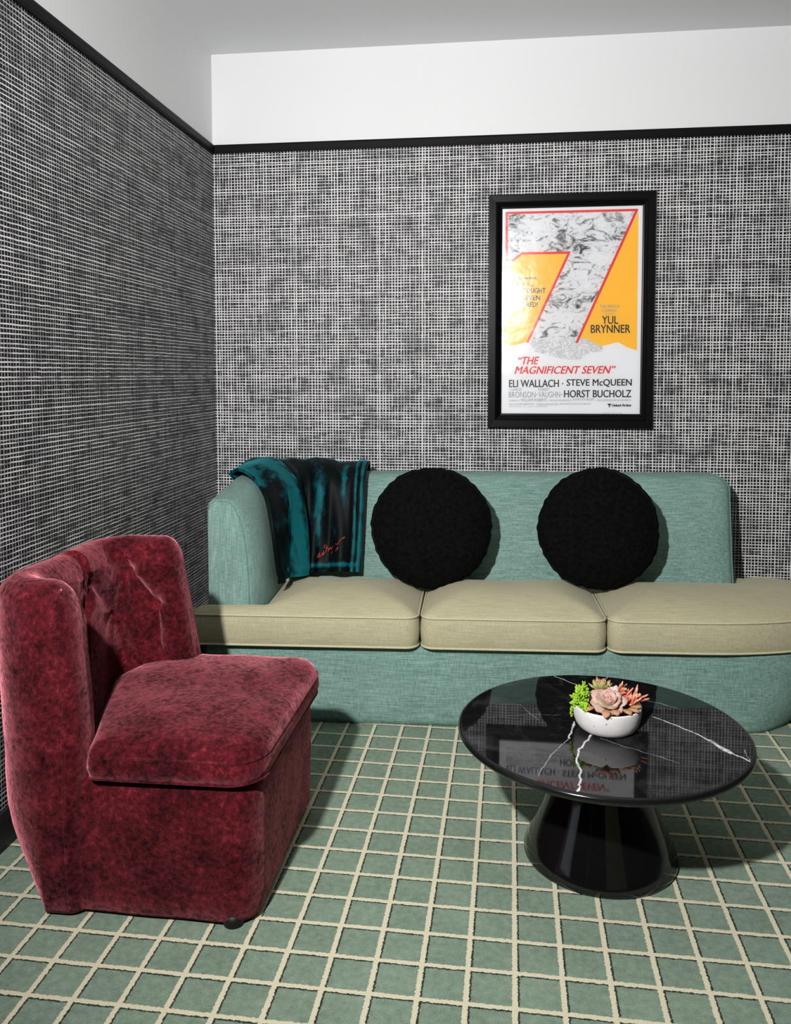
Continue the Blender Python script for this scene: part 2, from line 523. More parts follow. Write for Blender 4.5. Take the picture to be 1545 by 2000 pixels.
def inset(outl, d):
    n = len(outl); res = []
    for i in range(n):
        t = (outl[(i + 1) % n] - outl[i - 1]).normalized()
        res.append(outl[i] + Vector((-t.y, t.x)) * d)
    return res
def edge_dist(pts, outl):
    A = np.array([tuple(p) for p in outl]); B = np.roll(A, -1, axis=0)
    res = []
    for p in pts:
        ap = np.array(tuple(p)) - A; ab = B - A
        t = np.clip((ap * ab).sum(1) / np.maximum((ab ** 2).sum(1), 1e-12), 0, 1)
        res.append(np.sqrt(((ap - ab * t[:, None]) ** 2).sum(1)).min())
    return np.array(res)
def inside(p, outl):
    c = False; n = len(outl); j = n - 1
    for i in range(n):
        a, b = outl[i], outl[j]
        if (a.y > p[1]) != (b.y > p[1]) and p[0] < (b.x - a.x) * (p[1] - a.y) / (b.y - a.y) + a.x: c = not c
        j = i
    return c
def slab(name, outl, prof, mat, parent, dome=0.0, dome_r=0.06, step=0.025, xf=None, extra=None, dome_b=0.0, smooth_ang=None):
    """solid over an outline: prof = [(inset, z)...] from the bottom rim to the top rim, domed caps"""
    V, F = [], []
    n = len(outl)
    for d, z in prof:
        for p in (inset(outl, d) if d else outl): V.append((p.x, p.y, z))
    for k in range(len(prof) - 1):
        for i in range(n):
            i2 = (i + 1) % n
            F.append((k * n + i, k * n + i2, (k + 1) * n + i2, (k + 1) * n + i))
    def cap(ring, z, h, base):
        xs = [p.x for p in ring]; ys = [p.y for p in ring]
        pts = []
        y = min(ys); row = 0
        while y < max(ys):
            x = min(xs) + (step / 2 if row % 2 else 0)
            while x < max(xs):
                if inside((x, y), ring): pts.append((x, y))
                x += step
            y += step * 0.866; row += 1
        if pts:
            dd = edge_dist(pts, ring)
            pts = [p for p, d in zip(pts, dd) if d > step * 0.45]
        allp = [Vector((p.x, p.y)) for p in ring] + [Vector(p) for p in pts]
        edges = [(i, (i + 1) % n) for i in range(n)]
        vo, eo, fo, *_ = geometry.delaunay_2d_cdt(allp, edges, [], 1, 1e-7)
        dd = edge_dist(vo, ring); mx = max(dd.max(), 1e-6)
        m = {}
        for i, p in enumerate(vo):
            if i < n:
                m[i] = base + i
            else:
                q = dd[i]
                zz = z + h * (0.55 * (1 - math.exp(-q / dome_r)) + 0.45 * (1 - (1 - q / mx) ** 2))
                m[i] = len(V); V.append((p.x, p.y, zz))
        for f in fo: F.append(tuple(m[i] for i in f))
    cap(inset(outl, prof[-1][0]), prof[-1][1], dome, (len(prof) - 1) * n)
    cap(inset(outl, prof[0][0]), prof[0][1], -dome_b, 0)
    if extra: V = [extra(Vector(v)) for v in V]
    if xf: V = [xf(Vector(v)) for v in V]
    o = mesh(name, V, F, mat, parent)
    if smooth_ang: sharp(o, smooth_ang)
    return o

# ------------------------------------------------------------------ the room
XR, YR, HC = 4.3, -5.9, 2.7369
struct(boxes('floor', [((-0.12, YR - .12, -0.1), (XR + .12, 0.12, 0.0))], 'carpet'))
struct(boxes('ceiling', [((-0.12, YR - .12, HC), (XR + .12, 0.12, HC + .1))], 'ceiling_paint'))
ZS = 2.305
def two_tone(name, a, b, paper):
    V, F = [], []
    box(V, F, a, (b[0], b[1], ZS)); box(V, F, (a[0], a[1], ZS), b)
    return struct(mesh(name, V, F, None, smooth=False, mats=[paper, 'white_paint'], fmat=[0] * 6 + [1] * 6))
two_tone('wall_back', (-0.12, 0.0, 0.0), (XR + .12, 0.12, HC), 'wallpaper_back')
# left wall with an unseen window, added for a pale strip on the pedestal
LY0, LY1, LZ0, LZ1 = -5.2, -2.35, 0.22, 1.5
V, F, FM = [], [], []
for a, b in [((-0.12, YR, 0), (0, LY0, ZS)), ((-0.12, LY1, 0), (0, 0, ZS)), ((-0.12, LY0, 0), (0, LY1, LZ0)), ((-0.12, LY0, LZ1), (0, LY1, ZS))]:
    box(V, F, a, b); FM += [0] * 6
box(V, F, (-0.12, YR, ZS), (0, 0, HC)); FM += [1] * 6
struct(mesh('wall_left', V, F, None, smooth=False, mats=['wallpaper_left', 'white_paint'], fmat=FM))
struct(boxes('wall_right', [((XR, YR, 0), (XR + .12, 0, HC))], 'rear_paint'))
RX0, RX1, RZ0, RZ1 = 1.8, 4.2, 0.25, 1.5
struct(boxes('wall_rear', [((-0.12, YR - .12, 0), (RX0, YR, HC)), ((RX1, YR - .12, 0), (XR + .12, YR, HC)),
                           ((RX0, YR - .12, 0), (RX1, YR, RZ0)), ((RX0, YR - .12, RZ1), (RX1, YR, HC))], 'rear_paint'))
def window(name, axis, fix, a0, a1, z0, z1, glass):
    def bx_(p0, p1, q0, q1, d0, d1):
        return ((p0, fix - d1, q0), (p1, fix - d0, q1)) if axis == 0 else ((fix - d1, p0, q0), (fix - d0, p1, q1))
    w = struct(boxes(name, [bx_(a0, a0 + .05, z0, z1, .02, .09), bx_(a1 - .05, a1, z0, z1, .02, .09), bx_(a0 + .05, a1 - .05, z0, z0 + .05, .02, .09),
                            bx_(a0 + .05, a1 - .05, z1 - .05, z1, .02, .09)], 'window_white'))
    boxes('pane', [bx_(a0 + .05, a1 - .05, z0 + .05, z1 - .05, .05, .055)], glass, w)
window('unseen_window_1', 1, 0.0, LY0, LY1, LZ0, LZ1, 'window_glass')
window('unseen_window_2', 0, YR, RX0, RX1, RZ0, RZ1, 'bronze_glass')  # unseen and added as well, for the warmer strip on the pedestal
def rail(name, z0, z1, depth, axis, mat, length):
    prof = [(0, z0), (depth * .75, z0), (depth, z0 + (z1 - z0) * .25), (depth, z1 - (z1 - z0) * .2), (depth * .8, z1), (0, z1)]
    V, F = [], []
    for t in (0, 1):
        for d, z in prof:
            V.append((t * length, -d, z) if axis == 0 else (d, -t * length, z))
    n = len(prof)
    for i in range(n): F.append((i, (i + 1) % n, n + (i + 1) % n, n + i))
    F.append(tuple(range(n))); F.append(tuple(range(n, 2 * n)))
    return struct(mesh(name, V, F, mat, smooth=False))
rail('trim_1', 2.2885, 2.3265, 0.014, 0, 'black_trim', XR)
rail('trim_2', 2.2885, 2.3265, 0.014, 1, 'black_trim', -YR)
rail('baseboard_back', 0.0, 0.105, 0.012, 0, 'dark_baseboard', XR)
rail('baseboard_left', 0.0, 0.105, 0.012, 1, 'dark_baseboard', -YR)

# ------------------------------------------------------------------ the sofa
SA = 0.0594
sofa = empty('sofa', 'long teal fabric sofa with tan seat cushions and one rounded armless end', 'sofa', (0.25, -0.87, 0), SA)
def s2w(u, v, z):
    return Vector((0.25 + u * math.cos(SA) - v * math.sin(SA), -0.87 + u * math.sin(SA) + v * math.cos(SA), z))

def ellipse_end(cx, cy, a, b, n=28):
    return [(cx + a * math.cos(t), cy + b * math.sin(t), 0.0) for t in [(-PI / 2 + PI * i / n) for i in range(n + 1)]]
base_out = round_poly([(0.0, 0.70, 0.02), (0.0, 0.0, 0.03)] + ellipse_end(1.93, 0.315, 0.42, 0.325) + [(1.8, 0.66, 0.02)], 0.03)
def skirt(p):
    w = noise.noise(Vector((p.x * 5, p.y * 5, p.z * 3))) * 0.004 + noise.noise(Vector((p.x * 14, p.y * 14, p.z * 7))) * 0.0018
    k = 1.0 if p.z < 0.27 else 0.2
    if p.x > 1.88:                                     # the rounded end tucks in towards the floor
        t = min(1.0, max(0.0, p.z / 0.27)); g = 0.69 + 0.31 * math.sin(PI / 2 * t ** 0.85)
        p = Vector((1.88 + (p.x - 1.88) * g, p.y, p.z))
    return Vector((p.x + w * k, p.y + w * k, p.z))
slab('base', base_out, [(0.008, 0.0), (0.004, 0.02), (0.0, 0.06), (0.0, 0.10), (0.0, 0.14), (0.0, 0.18), (0.0, 0.22), (0.001, 0.255), (0.004, 0.266), (0.002, 0.272), (0.004, 0.281), (0.012, 0.287)],
     'teal_fabric', sofa, step=0.06, extra=skirt)

# backrest: a padded slab standing in the (u, z) plane, leaning back
def back_xf(p):
    d = p.z                                             # thickness, 0 at the rear
    v = 0.635 - d + (p.y - 0.44) * 0.235
    return Vector((p.x, v, p.y))
back_out = round_poly([(0.03, 0.20, 0.01), (2.060, 0.20, 0.01), (2.062, 0.52, 0.0), (2.070, 0.848, 0.065), (1.2, 0.846, 0.0), (0.03, 0.848, 0.03)], 0.022)
slab('backrest', back_out, [(0.035, 0.0), (0.008, 0.012), (0.0, 0.035), (0.0, 0.10), (0.004, 0.135), (0.014, 0.152), (0.03, 0.162)],
     'teal_fabric', sofa, dome=0.026, dome_r=0.08, step=0.035, xf=back_xf)
pth = [back_xf(Vector((p.x, p.y, 0.137))) for p in inset(back_out, 0.0035) if p.x > 1.99 and p.y > 0.3]
pth = [p for p in pth if p.z > 0.3]
pth.sort(key=lambda p: math.atan2(p.z - 0.30, p.x - 1.85))
tube('piping', pth, 0.0038, 'teal_piping', sofa)

# the one arm, at the left end: sections along v
def arm_prof(w, H, n=16):
    pts = [(0.0, 0.285), (0.0, 0.45), (0.0, 0.62), (0.0, H - 0.03), (0.006, H - 0.010), (0.022, H)]
    cx, hz = w * 0.42, 0.36
    for i in range(n + 1):
        t = PI / 2 * (1 - i / n)
        e = 2 / 2.15
        pts.append((cx + (w - cx) * abs(math.cos(t)) ** e, H - hz + hz * abs(math.sin(t)) ** e))
    pts += [(w, 0.38), (w, 0.285)]
    return pts
def arm_at(v):
    a = min(max((v - 0.06) / 0.20, 0), 1); a = a * a * (3 - 2 * a)
    w = 0.158 + 0.056 * (1 - math.exp(-(max(v, .06) - .06) / 0.055))
    H = 0.808 + 0.042 * min(max((v - .06) / .40, 0), 1)
    return w, H
V, F = [], []
vs = [0.060, 0.0605, 0.064, 0.075, 0.09, 0.11, 0.14, 0.18, 0.24, 0.32, 0.42, 0.52, 0.60, 0.66, 0.68]
npf = None
for k, v in enumerate(vs):
    w, H = arm_at(v)
    sh = 0.010 if k == 0 else (0.004 if k == 1 else 0.0)
    if k == len(vs) - 1: sh = 0.02
    pr_ = arm_prof(w - 2 * sh, H - sh)
    npf = len(pr_)
    for u, z in pr_: V.append((u + sh, v, z))
for k in range(len(vs) - 1):
    for i in range(npf):
        i2 = (i + 1) % npf
        F.append((k * npf + i, k * npf + i2, (k + 1) * npf + i2, (k + 1) * npf + i))
F.append(tuple(range(npf))); F.append(tuple((len(vs) - 1) * npf + i for i in range(npf)))
arm = mesh('armrest', V, F, 'teal_upright', sofa)
w, H = arm_at(0.06)
tube('piping', [(u + .004, 0.0605, z) for u, z in arm_prof(w - .008, H - .004)][3:-1], 0.0026, 'teal_piping', arm)

def seat_cushion(outl_pts, dome):
    outl = round_poly(outl_pts, 0.02)
    c = slab('seat_cushion', outl, [(0.02, 0.292), (0.004, 0.2935), (0.0, 0.300), (-0.004, 0.325), (-0.0055, 0.352), (-0.004, 0.380), (0.0, 0.402), (0.006, 0.411), (0.016, 0.417)],
             'tan_fabric', sofa, dome=dome, dome_r=0.075, step=0.03,
             extra=lambda p: Vector((p.x, p.y, p.z + (0.004 * noise.noise(Vector((p.x * 5, p.y * 5, 1.7))) if p.z > .41 else 0))))
    tube('piping', [(p.x, p.y, 0.405) for p in inset(outl, -0.001)], 0.0042, 'tan_piping', c, closed=True)
    tube('piping', [(p.x, p.y, 0.2975) for p in inset(outl, -0.001)], 0.0042, 'tan_piping', c, closed=True)
    return c
seat_cushion([(-0.045, -0.035, 0.05), (0.784, -0.035, 0.045), (0.796, 0.44, 0.03), (0.222, 0.46, 0.02), (0.222, 0.056, 0.02), (-0.045, 0.054, 0.045)], 0.054)
seat_cushion([(0.797, -0.035, 0.045), (1.449, -0.035, 0.045), (1.464, 0.44, 0.03), (0.812, 0.44, 0.03)], 0.058)
seat_cushion([(1.461, -0.035, 0.045)] + ellipse_end(1.78, 0.305, 0.64, 0.340) + [(2.09, 0.625, 0.03), (2.075, 0.445, 0.02), (1.477, 0.44, 0.03)], 0.052)

# ------------------------------------------------------------------ round pillows
def round_pillow(loc, R, T, rz, tilt, label, seed):
    V, F = [], []
    nr, na = 22, 156
    rnd = random.Random(seed)
    ph = [rnd.uniform(0, 6.28) for _ in range(6)]
    def rim(a):
        return R * (1 + 0.008 * math.sin(3 * a + ph[0]) + 0.006 * math.sin(7 * a + ph[1]) + 0.0060 * math.sin(27 * a + ph[2]) + 0.0045 * math.sin(41 * a + ph[3]))
    for side in (1, -1):
        for i in range(nr + 1):
            q = i / nr
            for j in range(na):
                a = 2 * PI * j / na
                r = rim(a) * q
                h = T / 2 * (max(0.0, 1 - q ** 2.6)) ** 0.62
                pl = 0.006 * max(0, q - 0.55) / 0.45 * math.sin(34 * a + ph[4] + 2 * math.sin(5 * a)) * (1 if q < .97 else .3)
                V.append((r * math.cos(a), -side * (h + pl * (1 - q ** 8)), r * math.sin(a)))
    for s in range(2):
        b = s * (nr + 1) * na
        for i in range(nr):
            for j in range(na):
                j2 = (j + 1) % na
                F.append((b + i * na + j, b + i * na + j2, b + (i + 1) * na + j2, b + (i + 1) * na + j))
    o = mesh('round_pillow', V, F, 'black_plush')
    bm = bmesh.new(); bm.from_mesh(o.data)
    bmesh.ops.remove_doubles(bm, verts=bm.verts, dist=2e-5)
    bmesh.ops.recalc_face_normals(bm, faces=bm.faces); bm.to_mesh(o.data); bm.free()
    o.data.polygons.foreach_set('use_smooth', [True] * len(o.data.polygons))
    o.location = loc
    o.rotation_euler = (-tilt, 0, rz)
    tag(o, label, 'pillow', 'round black pillows on the sofa')
    cord = tube('piping', [(rim(a) * 1.002 * math.cos(a), 0, rim(a) * 1.002 * math.sin(a)) for a in [2 * PI * j / na for j in range(na)]], 0.004, 'black_plush', o, closed=True, seg=6)
    return o
round_pillow((1.056, -0.505, 0.666), 0.236, 0.15, SA, math.radians(11), 'round black plush pillow nearest the dark teal blanket on the sofa', 2)
round_pillow((1.706, -0.490, 0.672), 0.232, 0.17, SA + 0.05, math.radians(9), 'round black plush pillow on the sofa under the framed poster', 5)

# ------------------------------------------------------------------ blanket over the arm corner
ctrl = [
    [(-.022, .545, .70), (-.020, .49, .825), (.03, .42, .866), (.115, .305, .854), (.188, .225, .79), (.222, .165, .68), (.233, .145, .57), (.236, .145, .475)],
    [(-.012, .66, .70), (.02, .60, .845), (.09, .54, .880), (.165, .445, .876), (.225, .36, .815), (.250, .295, .70), (.256, .27, .58), (.258, .26, .468)],
    [(.10, .70, .70), (.115, .69, .838), (.17, .645, .882), (.21, .555, .880), (.265, .455, .825), (.285, .405, .70), (.290, .375, .58), (.293, .355, .462)],
    [(.30, .715, .70), (.30, .71, .835), (.30, .668, .874), (.325, .575, .874), (.345, .495, .828), (.35, .452, .70), (.35, .420, .58), (.345, .388, .462)],
    [(.45, .715, .70), (.45, .71, .835), (.45, .668, .870), (.45, .575, .870), (.45, .505, .828), (.45, .465, .70), (.45, .432, .58), (.445, .395, .462)],
    [(.548, .715, .70), (.548, .71, .835), (.548, .668, .868), (.548, .575, .868), (.546, .507, .828), (.544, .468, .70), (.541, .435, .58), (.536, .398, .462)],
]
def crom(P, t):
    n = len(P) - 1
    x = min(max(t, 0), 1) * n; i = min(int(x), n - 1); f = x - i
    p0, p1, p2, p3 = P[max(i - 1, 0)], P[i], P[i + 1], P[min(i + 2, n)]
    return 0.5 * ((2 * p1) + (p2 - p0) * f + (2 * p0 - 5 * p1 + 4 * p2 - p3) * f * f + (3 * p1 - p0 - 3 * p2 + p3) * f ** 3)
CV = [[Vector(q) for q in row] for row in ctrl]
def sheet(a, b):
    return crom([crom(row, b) for row in CV], a)
def fold(a, b):
    hang = min(max((b - 0.30) / 0.3, 0), 1)
    f = 0.017 * math.sin(2 * PI * (2.2 * a - 0.75 * b + 0.15)) + 0.012 * math.sin(2 * PI * (4.1 * a + 0.5 * b + 0.4)) + 0.004 * math.sin(2 * PI * (8 * a - 1.2 * b))
    f *= (0.25 + 0.75 * hang) * (1 if a < .86 else max(0.12, 1 - (a - .86) / .06))
    f += 0.014 * math.exp(-((a - 0.16 - 0.22 * b) / 0.035) ** 2) + 0.012 * math.exp(-((a - 0.62 + .06 * b) / 0.04) ** 2) * hang
    # doubled hems along the right edge and the bottom
    for c, wd in ((0.905, .012), (0.955, .014)): f += 0.006 * math.exp(-((a - c) / wd) ** 2)
    f += 0.005 * math.exp(-((b - .955) / .014) ** 2)
    return f
def on_blanket(a, b, lift=0.0):
    p = sheet(a, b); e = 0.004
    n = (sheet(min(a + e, 1), b) - sheet(max(a - e, 0), b)).cross(sheet(a, min(b + e, 1)) - sheet(a, max(b - e, 0)))
    n.normalize()
    # outward = towards the room / up
    if n.dot(Vector((0.4, -1.0, 0.8))) < 0: n = -n
    return p + n * (fold(a, b) * 0.9 + 0.016 + lift)
bl = empty('blanket', 'dark teal plush throw blanket draped over the left corner of the sofa', 'blanket', (0.25, -0.87, 0), SA)
V, F = [], []
NA, NBB = 170, 110
for i in range(NA + 1):
    for j in range(NBB + 1): V.append(on_blanket(i / NA, j / NBB))
for i in range(NA):
    for j in range(NBB):
        F.append((i * (NBB + 1) + j, (i + 1) * (NBB + 1) + j, (i + 1) * (NBB + 1) + j + 1, i * (NBB + 1) + j + 1))
def sheen_paint_at(a, b):  # lays out bright bands imitating light caught on folds and hems
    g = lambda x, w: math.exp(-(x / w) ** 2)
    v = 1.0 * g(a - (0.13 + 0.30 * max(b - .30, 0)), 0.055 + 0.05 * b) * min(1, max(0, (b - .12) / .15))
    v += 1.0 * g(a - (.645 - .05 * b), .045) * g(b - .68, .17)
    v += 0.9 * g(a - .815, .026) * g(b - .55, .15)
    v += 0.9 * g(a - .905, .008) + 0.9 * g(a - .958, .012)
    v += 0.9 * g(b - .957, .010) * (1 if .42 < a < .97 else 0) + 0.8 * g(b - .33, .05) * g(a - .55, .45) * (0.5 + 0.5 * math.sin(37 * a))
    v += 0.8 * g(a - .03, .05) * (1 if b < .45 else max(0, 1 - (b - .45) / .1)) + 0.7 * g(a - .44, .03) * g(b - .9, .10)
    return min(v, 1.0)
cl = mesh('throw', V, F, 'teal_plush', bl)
na_ = cl.data.attributes.new('sheen_paint', 'FLOAT', 'POINT')
na_.data.foreach_set('value', [sheen_paint_at(i / NA, j / NBB) for i in range(NA + 1) for j in range(NBB + 1)])
sm = cl.modifiers.new('thickness', 'SOLIDIFY'); sm.thickness = 0.014; sm.offset = 0.0
bv = cl.modifiers.new('round', 'BEVEL'); bv.width = 0.004; bv.segments = 2; bv.limit_method = 'ANGLE'; bv.angle_limit = math.radians(60)
# stitched script near the lower right: loops running up to the right
strokes = [[(0, 0), (.10, .22), (.16, .30), (.13, .12), (.22, .20), (.30, .36), (.27, .20), (.36, .34), (.40, .55), (.33, .62), (.30, .52), (.42, .50), (.47, .42), (.52, .52)],
           [(.44, .36), (.52, .52), (.56, .44), (.60, .58), (.64, .50), (.70, .66), (.76, .62), (.82, .78), (.92, .90), (1.0, .98), (.96, .86)],
           [(.55, .26), (.62, .40), (.60, .28), (.68, .42), (.72, .34), (.78, .52), (.76, .40)]]
V, F = [], []
for st in strokes:
    pts = []
    sv = [Vector((x, y, 0)) for x, y in st]
    m = (len(st) - 1) * 6
    for k in range(m + 1):
        q = crom(sv, k / m)
        pts.append(on_blanket(0.60 + 0.235 * q.x, 0.935 - 0.100 * q.y, 0.0085))
    o = tube('tmp', pts, 0.0011, 'thread_red', None, seg=6)
    k = len(V)
    V += [v.co.copy() for v in o.data.vertices]; F += [tuple(k + i for i in p.vertices) for p in o.data.polygons]
    bpy.data.objects.remove(o)
mesh('embroidery', V, F, 'thread_red', bl)['label'] = 'red stitched script'

# ------------------------------------------------------------------ red chair
CX, CYC = 0.40, -1.67
chair = empty('slipper_chair', 'dark red crushed velvet barrel chair with a tufted back, beside the left wall', 'chair', (CX, CYC, 0))
def shell_path():
    """outer outline of the wrap-around back, world xy, from the near wing to the far wing"""
    pts = [(0.362, -2.0), (0.265, -2.0)]
    for i in range(1, 25):
        t = -PI / 2 - PI / 2 * i / 24
        pts.append((0.265 + 0.20 * math.cos(t), -1.80 + 0.20 * math.sin(t)))
    pts += [(0.065, -1.70), (0.065, -1.65)]
    for i in range(0, 25):
        t = PI - PI / 2 * i / 24
        pts.append((0.265 + 0.20 * math.cos(t), -1.54 + 0.20 * math.sin(t)))
    pts += [(0.375, -1.34), (0.437, -1.34)]
    P = [Vector(p) for p in pts]
    # resample
    L = [0.0]
    for a, b in zip(P, P[1:]): L.append(L[-1] + (b - a).length)
    out = []; tot = L[-1]
    ss = []
    N = 240
    for i in range(N + 1):
        t = i / N
        s = tot * t
        ss.append(s)
    # extra samples at the rounded ends
    ss = sorted(set(ss + [tot * 0 + e for e in (.001, .002, .004, .007, .011, .016, .022, .03)] + [tot - e for e in (.001, .002, .004, .007, .011, .016, .022, .03)]))
    for s in ss:
        k = max(i for i in range(len(L)) if L[i] <= s + 1e-9); k = min(k, len(P) - 2)
        f = (s - L[k]) / (L[k + 1] - L[k]) if L[k + 1] > L[k] else 0
        p = P[k].lerp(P[k + 1], f)
        if p.x < 0.265:
            yy = min(max(p.y, -1.80), -1.54)
            nrm = (Vector((0.265, yy)) - p).normalized() if (p - Vector((0.265, yy))).length > 1e-6 else Vector((1, 0))
        else:
            nrm = Vector((0, 1)) if p.y < -1.67 else Vector((0, -1))
        out.append((s, p, nrm))
    return out, tot
TH = 0.115
buttons_w = [(0.213, -1.615, 0.705), (0.256, -1.490, 0.709), (0.222, -1.497, 0.576), (0.334, -1.480, 0.611),
             (0.205, -1.745, 0.705), (0.203, -1.668, 0.590)]
topc = [((0.205, -1.665, 0.800), 0), ((0.245, -1.500, 0.790), 1), ((0.202, -1.790, 0.800), 4), ((0.232, -1.475, 0.478), 2), ((0.334, -1.468, 0.478), 3), ((0.203, -1.668, 0.47), 5)]
creases = [(0, 2), (1, 2), (1, 3), (0, 5), (4, 5)]
seg_list = [(Vector(buttons_w[a]), Vector(buttons_w[b])) for a, b in creases] + [(Vector(p), Vector(buttons_w[i])) for p, i in topc]
def seg_d(p, a, b):
    ab = b - a; t = min(max((p - a).dot(ab) / ab.length_squared, 0), 1)
    return (p - a - ab * t).length
def tuft(p):
    d = 0.0
    for b in buttons_w:
        d = max(d, 0.042 * math.exp(-((p - Vector(b)).length / 0.026)))
    for a, b in seg_list:
        d = max(d, 0.024 * math.exp(-(seg_d(p, a, b) / 0.019) ** 1.4))
    return d
path, tot = shell_path()
def shell_h(s):
    e = min(s, tot - s)
    near = s < tot / 2
    H = 0.790 if near else 0.800
    H += -0.006 * math.exp(-((s / tot - 0.5) / 0.2) ** 2)
    rh = 0.085 if near else 0.05
    if e < rh: H -= rh - math.sqrt(max(0, rh * rh - (rh - e) ** 2))
    return H
V, F = [], []
zs_out = [0.010, 0.020, 0.034, 0.050, 0.062, 0.078, 0.098, 0.122, 0.15, 0.19, 0.24, 0.30, 0.36, 0.42, 0.48, 0.54, 0.60, 0.66, 0.70, 0.73]
nin = 80
nsec = None
for s, p, nr in path:
    e = min(s, tot - s); H = shell_h(s)
    re = 0.045
    k = 1.0 if e >= re else math.sqrt(max(0.0, 1 - ((re - e) / re) ** 2))
    k = max(k, 0.02)
    half = TH / 2 * k
    sec = []
    def lean(z): return (0.022 if s < tot / 2 else 0.045) * (max(0, z - 0.33) / 0.47) ** 1.1
    def botin(z):
        q = min(0.985, max(0, (0.29 - z) / 0.28)); cor = min(1.0, abs(nr.x) * 1.3)
        return (0.030 + 0.145 * cor) * (1 - math.sqrt(1 - q * q)) + 0.026 * cor * min(1, max(0, (0.66 - z) / 0.3))
    ztop = H - TH / 2
    for z in zs_out:
        zz = 0.045 + (z - 0.045) * (ztop - 0.045) / (0.74 - 0.045) if z > 0.3 else z
        sec.append((TH / 2 - half + lean(zz) + botin(zz), zz, 0))
    for i in range(0, 13):
        t = PI * i / 12
        sec.append((TH / 2 - half * math.cos(t) + lean(ztop), ztop + TH / 2 * math.sin(t) * (0.5 + 0.5 * k), 0))
    for i in range(1, nin + 1):
        zz = ztop + (0.24 - ztop) * i / nin
        sec.append((TH / 2 + half + lean(zz), zz, 1))
    nsec = len(sec)
    for o_, z, inn in sec:
        q = p + nr * o_
        x = q.x; y = q.y
        w_ = min(max((x - 0.20) / 0.2, 0), 1)
        x -= (0.115 if s < tot / 2 else 0.13) * (z - 0.42) * w_ if z > 0.42 else 0.0
        P3 = Vector((x, y, z))
        if inn and y > -1.90:
            t_ = tuft(P3)
            P3 = P3 - Vector((nr.x, nr.y, 0)) * (t_ - 0.014)
        nn = noise.noise(P3 * 9.0) * 0.0025
        P3 += Vector((nr.x, nr.y, 0)) * nn
        V.append((P3.x - CX, P3.y - CYC, P3.z))
np_ = len(path)
for i in range(np_ - 1):
    for j in range(nsec - 1):
        F.append((i * nsec + j, i * nsec + j + 1, (i + 1) * nsec + j + 1, (i + 1) * nsec + j))
    F.append((i * nsec + nsec - 1, i * nsec, (i + 1) * nsec, (i + 1) * nsec + nsec - 1))
F.append(tuple(range(nsec))); F.append(tuple((np_ - 1) * nsec + j for j in range(nsec)))
shell = mesh('backrest', V, F, 'red_velvet', chair)
for want in (0.034, tot - 0.034):
    k = min(range(np_), key=lambda i: abs(path[i][0] - want))
    tube('piping', [Vector(V[k * nsec + j]) for j in range(1, len(zs_out) + 6)], 0.0032, 'red_velvet', shell, seg=6)
for b in buttons_w:
    c = Vector(b)
    yy = min(max(c.y, -1.80), -1.54)
    nr = (Vector((0.265, yy, 0)) if c.x < 0.265 else Vector((c.x, yy, 0)))
    nr = (nr - Vector((c.x, c.y, 0)))
    nr = nr.normalized() if nr.length > 1e-3 else Vector((0, -1, 0))
    c = c - nr * 0.024
    bb = bmesh.new(); bmesh.ops.create_uvsphere(bb, u_segments=14, v_segments=8, radius=0.007)
    rot = Vector((0, 0, 1)).rotation_difference(nr).to_matrix()
    vv = []
    for v in bb.verts:
        q = rot @ Vector((v.co.x, v.co.y, v.co.z * 0.5)) + c
        vv.append((q.x - CX, q.y - CYC, q.z))
    ff = [tuple(v.index for v in f.verts) for f in bb.faces]
    bb.free()
    mesh('button', vv, ff, 'red_velvet', shell)

def loc(p): return Vector((p.x - CX, p.y - CYC, p.z))
def soft(p):
    n = noise.noise(p * 7.0) * 0.0045
    return Vector((p.x + n, p.y + n, p.z + (n if p.z > .1 else 0)))
bo = round_poly([(0.30, -1.972, 0.03), (0.775, -1.978, 0.075), (0.776, -1.362, 0.075), (0.30, -1.365, 0.03)], 0.02)
slab('base', bo, [(0.022, 0.008), (0.012, 0.012), (0.005, 0.024), (0.001, 0.060), (0.0, 0.12), (0.0, 0.18), (0.0, 0.23), (0.0, 0.28), (0.003, 0.315), (0.012, 0.332), (0.03, 0.340)],
     'red_velvet', chair, step=0.05, extra=soft, xf=loc)
so = round_poly([(0.24, -1.56, 0.05), (0.385, -1.992, 0.03), (0.790, -1.985, 0.085), (0.800, -1.350, 0.085), (0.40, -1.345, 0.03), (0.285, -1.415, 0.05)], 0.018)
seat = slab('seat_cushion', so, [(0.03, 0.339), (0.010, 0.342), (0.002, 0.350), (-0.003, 0.368), (-0.002, 0.385), (0.001, 0.397), (0.005, 0.410), (0.013, 0.421), (0.025, 0.428)],
            'red_velvet', chair, dome=0.022, dome_r=0.06, step=0.022, extra=soft, xf=loc)
tube('piping', [loc(Vector((p.x, p.y, 0.3975))) for p in inset(so, 0.001)], 0.0032, 'red_velvet', seat, closed=True)
tube('piping', [loc(Vector((p.x, p.y, 0.346))) for p in inset(so, 0.003)], 0.0034, 'red_velvet', seat, closed=True)
for fx, fy in ((0.712, -1.948), (0.712, -1.41), (0.30, -1.80), (0.30, -1.54)):
    f = lathe('foot', [(0.0, 0.0), (0.021, 0.0), (0.024, 0.004), (0.024, 0.03), (0.0, 0.03)], 'black_foot', chair, 24)
    f.location = (fx - CX, fy - CYC, 0)

